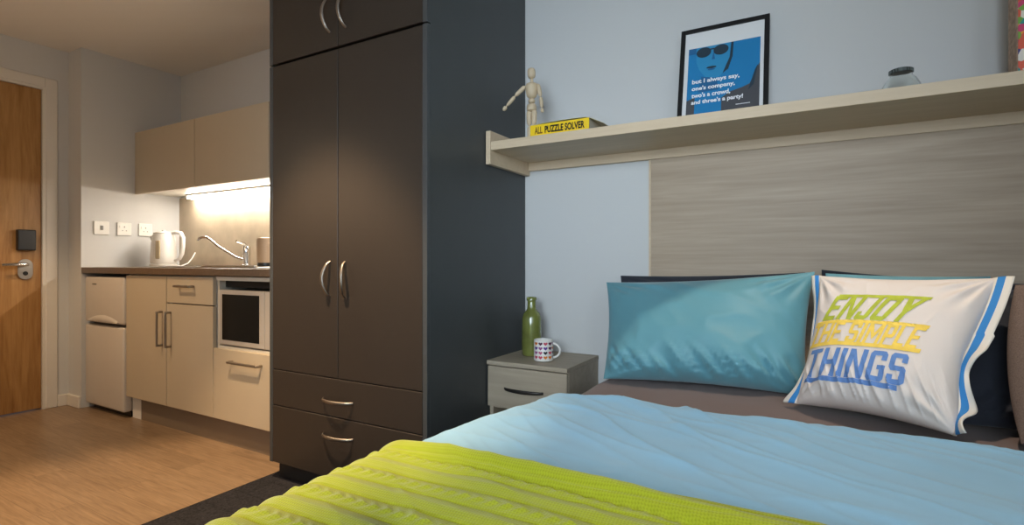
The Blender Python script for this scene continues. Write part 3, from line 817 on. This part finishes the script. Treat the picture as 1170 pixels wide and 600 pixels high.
# ---------------------------------------------------------------- pillows
def pillow_fn(TL, TR, BL, BR, thick, pinch=(.04, .05), sag=.15, wr=.006, seed=0, bottom=.012, q=.55, pr=None):
    TL, TR, BL, BR = map(Vector, (TL, TR, BL, BR))
    N = ((TR-TL)+(BR-BL)).cross((TL-BL)+(TR-BR)).normalized()     # towards the viewer
    if N.y > 0: N = -N
    def S(u, v, side=1, lift=0):
        uc, vc = 2*u-1, 2*v-1
        pu = pinch[0] if (uc < 0 or pr is None) else pr
        u2 = .5+.5*uc*(1-pu*(1-vc*vc)) if (uc < 0 or pr is None) else .5+.5*uc*(1-pr*math.exp(-((v-.42)/.30)**2)*(1-abs(vc)**6)); v2 = .5+.5*vc*(1-pinch[1]*(1-uc*uc))
        P = (BL*(1-u2)+BR*u2)*(1-v2)+(TL*(1-u2)+TR*u2)*v2
        e = max(0, 1-abs(uc)**2.6)*max(0, 1-abs(vc)**2.6)
        h = thick/2*(e**q)*(1+sag*(-vc))
        ew = min(1, e*4)
        w = wr*(nz3(u*3+seed, v*3, seed)+.6*ridge(nz3(u*5+seed, v*4+u*3, seed+3)*1.5)-.2)
        # creases fanning from the bottom edge and the corners
        cr = bottom*math.exp(-((v-.10)/.16)**2)*(ridge(nz3(u*13+v*6, v*1.1, seed+5)*2.0)-.3)
        for (cu, cv) in ((0, 0), (1, 0), (0, 1), (1, 1)):
            du, dv = u-cu, v-cv; r = math.hypot(du, dv); an = math.atan2(abs(dv), abs(du))
            cr += .006*math.exp(-((r-.16)/.13)**2)*math.sin(an*14+seed+cu*2)
        h += (w+cr)*ew
        return P+N*side*(h+lift)+N*lift*(0 if side > 0 else 0)
    return S, N
def pillow_bm(S, n=80, m=60):
    bm = BM(); F = {}; B = {}
    for j in range(m+1):
        for i in range(n+1):
            # denser near edges
            u = .5-.5*math.cos(PI*i/n); v = .5-.5*math.cos(PI*j/m)
            F[i, j] = bm.verts.new(S(u, v, 1))
            B[i, j] = F[i, j] if i in (0, n) or j in (0, m) else bm.verts.new(S(u, v, -1))
    for j in range(m):
        for i in range(n):
            for D in (F, B):
                vs = [D[i, j], D[i+1, j], D[i+1, j+1], D[i, j+1]]
                try: f = bm.faces.new(vs); f.smooth = True
                except ValueError: pass
    return bm
def make_pillow(name, mat, corners, thick, label, cat='pillow', group=None, **k):
    S, N = pillow_fn(*corners, thick, **k)
    o = obj(name, pillow_bm(S), mat, smooth=True)
    return tag(o, label, cat, group), S, N

make_pillow('pillow', M_fabC, ((-.705, -.055, .885), (-.03, -.06, .905), (-.67, -.14, .53), (-.03, -.14, .53)), .11,
            'charcoal pillow against the headboard, behind the front teal pillow', group='charcoal pillows along the headboard', seed=2, pinch=(.02, .04), sag=.1)
make_pillow('pillow', M_fabC, ((.02, -.06, .915), (.66, -.06, .872), (.02, -.14, .53), (.64, -.14, .53)), .11,
            'charcoal pillow against the headboard, behind the half-hidden teal pillow', group='charcoal pillows along the headboard', seed=5, pinch=(.02, .04), sag=.1)
make_pillow('pillow', M_fabT, ((-.715, -.20, .862), (.0, -.20, .910), (-.655, -.40, .525), (-.02, -.33, .525)), .19,
            'large teal pillow beside the nightstand, fully in view', group='teal pillows on the bed', seed=11, pinch=(.045, .075), sag=.3, wr=.012, bottom=.042)
make_pillow('pillow', M_fabT, ((.03, -.20, .905), (.44, -.19, .900), (.05, -.31, .53), (.40, -.30, .53)), .14,
            'teal pillow mostly hidden behind the printed cushion', group='teal pillows on the bed', seed=15, pinch=(.03, .03), sag=.2)
make_pillow('pillow', M_fabC, ((.335, -.29, .862), (.85, -.31, .89), (.30, -.47, .53), (.85, -.48, .53)), .11,
            'charcoal pillow leaning behind the taupe cushion at the right', group='charcoal pillows along the headboard', seed=21, pinch=(.02, .03), sag=.3)
make_pillow('cushion', M_fabTa, ((.428, -.455, .885), (.84, -.47, .92), (.395, -.63, .54), (.84, -.66, .545)), .11,
            'taupe woven cushion resting on the charcoal pillow at the right', cat='cushion', seed=25, pinch=(-.09, .03), sag=.15, wr=.003, bottom=.004)

# printed cushion
CT = ((.012, -.375, .900), (.398, -.43, .900), (-.045, -.50, .540), (.276, -.675, .550))
S, N = pillow_fn(*CT, .18, pinch=(.085, .075), sag=.2, wr=.004, seed=31, bottom=.009, q=.46, pr=.115)
bm = pillow_bm(S, 170, 170)
def deco(src, mi, lift=.0012):
    lift += .0012; slice2d(src, .012)
    merge2d(bm, src, lambda x, y: S(x, y, 1, lift), mi)
def block(s_, u0, u1, v0, v1, mi, bold, shear=0, lift=.0012, sp=1):
    deco(fit2d(text2d(s_, 1, bold, .6, shear, sp), u0, u1, v0, v1), mi, lift)
def bar(pts, mi, lift=.0010): deco(poly2d(pts), mi, lift)
T_ = .17
GL = {  # block letters: (width, [polygons]) on a unit-high cell
 'E': (.50, [[(0,0),(T_,0),(T_,1),(0,1)],[(T_,0),(.5,0),(.5,.16),(T_,.16)],[(T_,.42),(.44,.42),(.44,.58),(T_,.58)],[(T_,.84),(.5,.84),(.5,1),(T_,1)]]),
 'N': (.60, [[(0,0),(T_,0),(T_,1),(0,1)],[(.60-T_,0),(.60,0),(.60,1),(.60-T_,1)],[(T_,1),(T_,.66),(.60-T_,0),(.60-T_,.34)]]),
 'J': (.48, [[(.48-T_,.12),(.48,.12),(.48,1),(.48-T_,1)],[(.06,0),(.42,0),(.48,.12),(.48-T_,.16),(0,.16),(0,.08)],[(0,.08),(T_*.9,.16),(T_*.9,.32),(0,.32)]]),
 'O': (.56, [[(0,.1),(T_,.14),(T_,.86),(0,.9)],[(.56-T_,.14),(.56,.1),(.56,.9),(.56-T_,.86)],[(.08,0),(.48,0),(.56,.1),(.56-T_,.16),(T_,.16),(0,.1)],[(0,.9),(T_,.84),(.56-T_,.84),(.56,.9),(.48,1),(.08,1)]]),
 'Y': (.60, [[(.215,0),(.385,0),(.385,.46),(.215,.46)],[(.215,.40),(.36,.52),(.17,1),(0,1)],[(.24,.52),(.385,.40),(.60,1),(.43,1)]]),
 'T': (.54, [[(.185,0),(.355,0),(.355,.84),(.185,.84)],[(0,.84),(.54,.84),(.54,1),(0,1)]]),
 'H': (.58, [[(0,0),(T_,0),(T_,1),(0,1)],[(.58-T_,0),(.58,0),(.58,1),(.58-T_,1)],[(T_,.42),(.58-T_,.42),(.58-T_,.58),(T_,.58)]]),
 'I': (.17, [[(0,0),(T_,0),(T_,1),(0,1)]]),
 'S': (.54, [[(.08,0),(.46,0),(.54,.1),(.54-T_,.16),(0,.16),(0,.1)],[(.54-T_,.16),(.54,.1),(.54,.48),(.46,.58),(.54-T_,.42)],[(.08,.42),(.54-T_,.42),(.46,.58),(T_,.58),(0,.52)],[(0,.52),(T_,.58),(T_,.84),(0,.9)],[(0,.9),(T_,.84),(.54,.84),(.54,.9),(.46,1),(.08,1)],[(.54-T_,.70),(.54,.70),(.54,.84),(.54-T_,.84)],[(0,.16),(T_,.16),(T_,.30),(0,.30)]]),
 'M': (.72, [[(0,0),(.15,0),(.15,1),(0,1)],[(.57,0),(.72,0),(.72,1),(.57,1)],[(.15,1),(.15,.62),(.36,.2),(.36,.52)],[(.36,.52),(.36,.2),(.57,.62),(.57,1)]]),
 'P': (.52, [[(0,0),(T_,0),(T_,1),(0,1)],[(T_,.84),(.44,.84),(.52,.9),(.44,1),(T_,1)],[(.52-T_,.50),(.52,.46),(.52,.9),(.52-T_,.84)],[(T_,.36),(.44,.36),(.52,.46),(.52-T_,.52),(T_,.52)]]),
 'L': (.46, [[(0,0),(T_,0),(T_,1),(0,1)],[(T_,0),(.46,0),(.46,.16),(T_,.16)]]),
 'G': (.56, [[(0,.1),(T_,.14),(T_,.86),(0,.9)],[(.08,0),(.48,0),(.56,.1),(.56-T_,.16),(T_,.16),(0,.1)],[(0,.9),(T_,.84),(.56,.84),(.56,.9),(.48,1),(.08,1)],[(.56-T_,.16),(.56,.1),(.56,.52),(.56-T_,.52)],[(.30,.38),(.56-T_,.38),(.56-T_,.52),(.30,.52)],[(.56-T_,.68),(.56,.68),(.56,.84),(.56-T_,.84)]]),
 ' ': (.16, []),
}
def block(s_, u0, u1, v0, v1, mi, shear=0, lift=.0012, gap=.10):
    tot = sum(GL[c][0] for c in s_)+gap*(len(s_)-1)
    k = (u1-u0)/tot; h = v1-v0; x = 0
    for c in s_:
        for pl in GL[c][1]:
            deco(poly2d([(u0+(x+px)*k+shear*(py-.5)*h, v0+py*h) for px, py in pl]), mi, lift)
        x += GL[c][0]+gap
block('ENJOY', .135, .70, .575, .775, 1, .42, gap=.09)
bar([(.185, .765), (.745, .765), (.755, .790), (.195, .790)], 1)
block('THE SIMPLE', .03, .78, .395, .555, 2, .20, gap=.085)
bar([(.015, .372), (.795, .372), (.80, .400), (.02, .400)], 2); bar([(.045, .548), (.80, .548), (.805, .572), (.05, .572)], 2)
block('THINGS', .055, .735, .150, .350, 3, .10, gap=.10)
bar([(.05, .118), (.69, .118), (.69, .148), (.05, .148)], 3)
cu = thing('printed_cushion', 'square white cushion printed with a three line slogan leaning on pillows', 'cushion', (.15, -.5, .55))
obj('cover', bm, [M_pil, M_lime, M_yel, M_blu], cu, smooth=True)
def flange(side):
    """flat border strip outside the seam, with a blue stripe"""
    bm = BM(); n = 60; W = .040; rows = []
    u = 0 if side < 0 else 1
    TLv, TRv, BLv, BRv = map(Vector, CT)
    ax = ((TRv-TLv)+(BRv-BLv)).normalized()*side
    for i in range(n+1):
        v = i/n; p = S(u, v, 1)
        if side > 0:
            wob = (1-smooth(.35, .62, v))
            w = W*(1-.50*wob*(.55+.45*math.sin(v*23)))*(.9 if v > .6 else 1)
            off = N*(.014*math.sin(v*27+.6)*wob+.010) 
            dirn = (ax+N*.9*wob*math.sin(v*16+1)).normalized()
        else:
            w = W*(.62-.30*math.sin(PI*min(1, v*1.1))+.45*math.exp(-(v/.08)**2)); off = N*.006*math.sin(v*14); dirn = (ax-N*.25).normalized()
        row = []
        for k in range(9):
            t = k/8; row.append(bm.verts.new(p-ax*.006+off*t+dirn*w*t*1.15+N*.004*math.sin(t*PI)))
        rows.append(row)
    for a, b in zip(rows, rows[1:]):
        for k in range(8):
            f = bm.faces.new((a[k], a[k+1], b[k+1], b[k])); f.smooth = True
            f.material_index = 1 if k in ((2, 3, 4) if side > 0 else (2, 3, 4)) else 0
    o = obj('border_flap', bm, [M_peach, M_stripe], cu, smooth=True)
    md = o.modifiers.new('thickness', 'SOLIDIFY'); md.thickness = .003; md.offset = 0
    o['label'] = 'flat border flap with a blue stripe'
flange(-1); flange(1)

# ---------------------------------------------------------------- camera
cam_d = bpy.data.cameras.new('camera'); cam = bpy.data.objects.new('camera', cam_d); COL.objects.link(cam)
cam_d.sensor_width = 36; cam_d.lens = 604.3/1170*36; cam_d.clip_start = .05
cam.location = (0, -2.2, .94)
cam.rotation_euler = (PI/2, 0, math.radians(90-60.2))
SC.camera = cam

# ---------------------------------------------------------------- lights
def light(kind, name, loc, target, energy, col, **k):
    l = bpy.data.lights.new(name, kind); l.energy = energy; l.color = col
    for a, b in k.items(): setattr(l, a, b)
    o = bpy.data.objects.new(name, l); COL.objects.link(o); o.location = loc
    if target is not None: o.rotation_euler = (Vector(target)-Vector(loc)).to_track_quat('-Z', 'Y').to_euler()
    return o
WARM = (1, .70, .42); COOL = (.72, .86, 1)
light('AREA', 'window_daylight', (-.1, -3.66, 1.5), (-1.0, 0, 1.2), 15.5, COOL, shape='RECTANGLE', size=1.4, size_y=1.1, spread=math.radians(66))
light('AREA', 'cool_side_fill', (1.36, -2.7, 1.5), (-1.2, -.5, 1.1), 8.5, COOL, shape='RECTANGLE', size=1.1, size_y=1.1, spread=math.radians(120))  # added cool fill for the wardrobe side; the right wall has no window
light('SPOT', 'downlight_hall', (-3.25, -1.65, 2.31), (-3.25, -1.65, 0), 92, WARM, spot_size=math.radians(104), spot_blend=.4, shadow_soft_size=.05)
light('SPOT', 'downlight_wardrobe', (-1.68, -1.34, 2.31), (-1.68, -1.34, 0), 270, WARM, spot_size=math.radians(71), spot_blend=.4, shadow_soft_size=.04)
light('SPOT', 'downlight_bed', (.12, -.92, 2.31), (.12, -.92, 0), 60, (1, .84, .66), spot_size=math.radians(58.5), spot_blend=.08, shadow_soft_size=.02)
light('POINT', 'ceiling_bounce', (-3.0, -2.0, 1.5), None, 12, (1, .76, .52), shadow_soft_size=.3)
light('AREA', 'strip_tube', (-3.0, -.06, 1.393), (-3.0, -.20, 0), 5, (1, .93, .82), shape='RECTANGLE', size=1.7, size_y=.03)

wld = bpy.data.worlds.new('world'); SC.world = wld; wld.use_nodes = True
wld.node_tree.nodes['Background'].inputs[0].default_value = (.6, .75, 1, 1)
wld.node_tree.nodes['Background'].inputs[1].default_value = .3
SC.view_settings.view_transform = 'Standard'
SC.view_settings.look = 'None'
SC.view_settings.exposure = 0
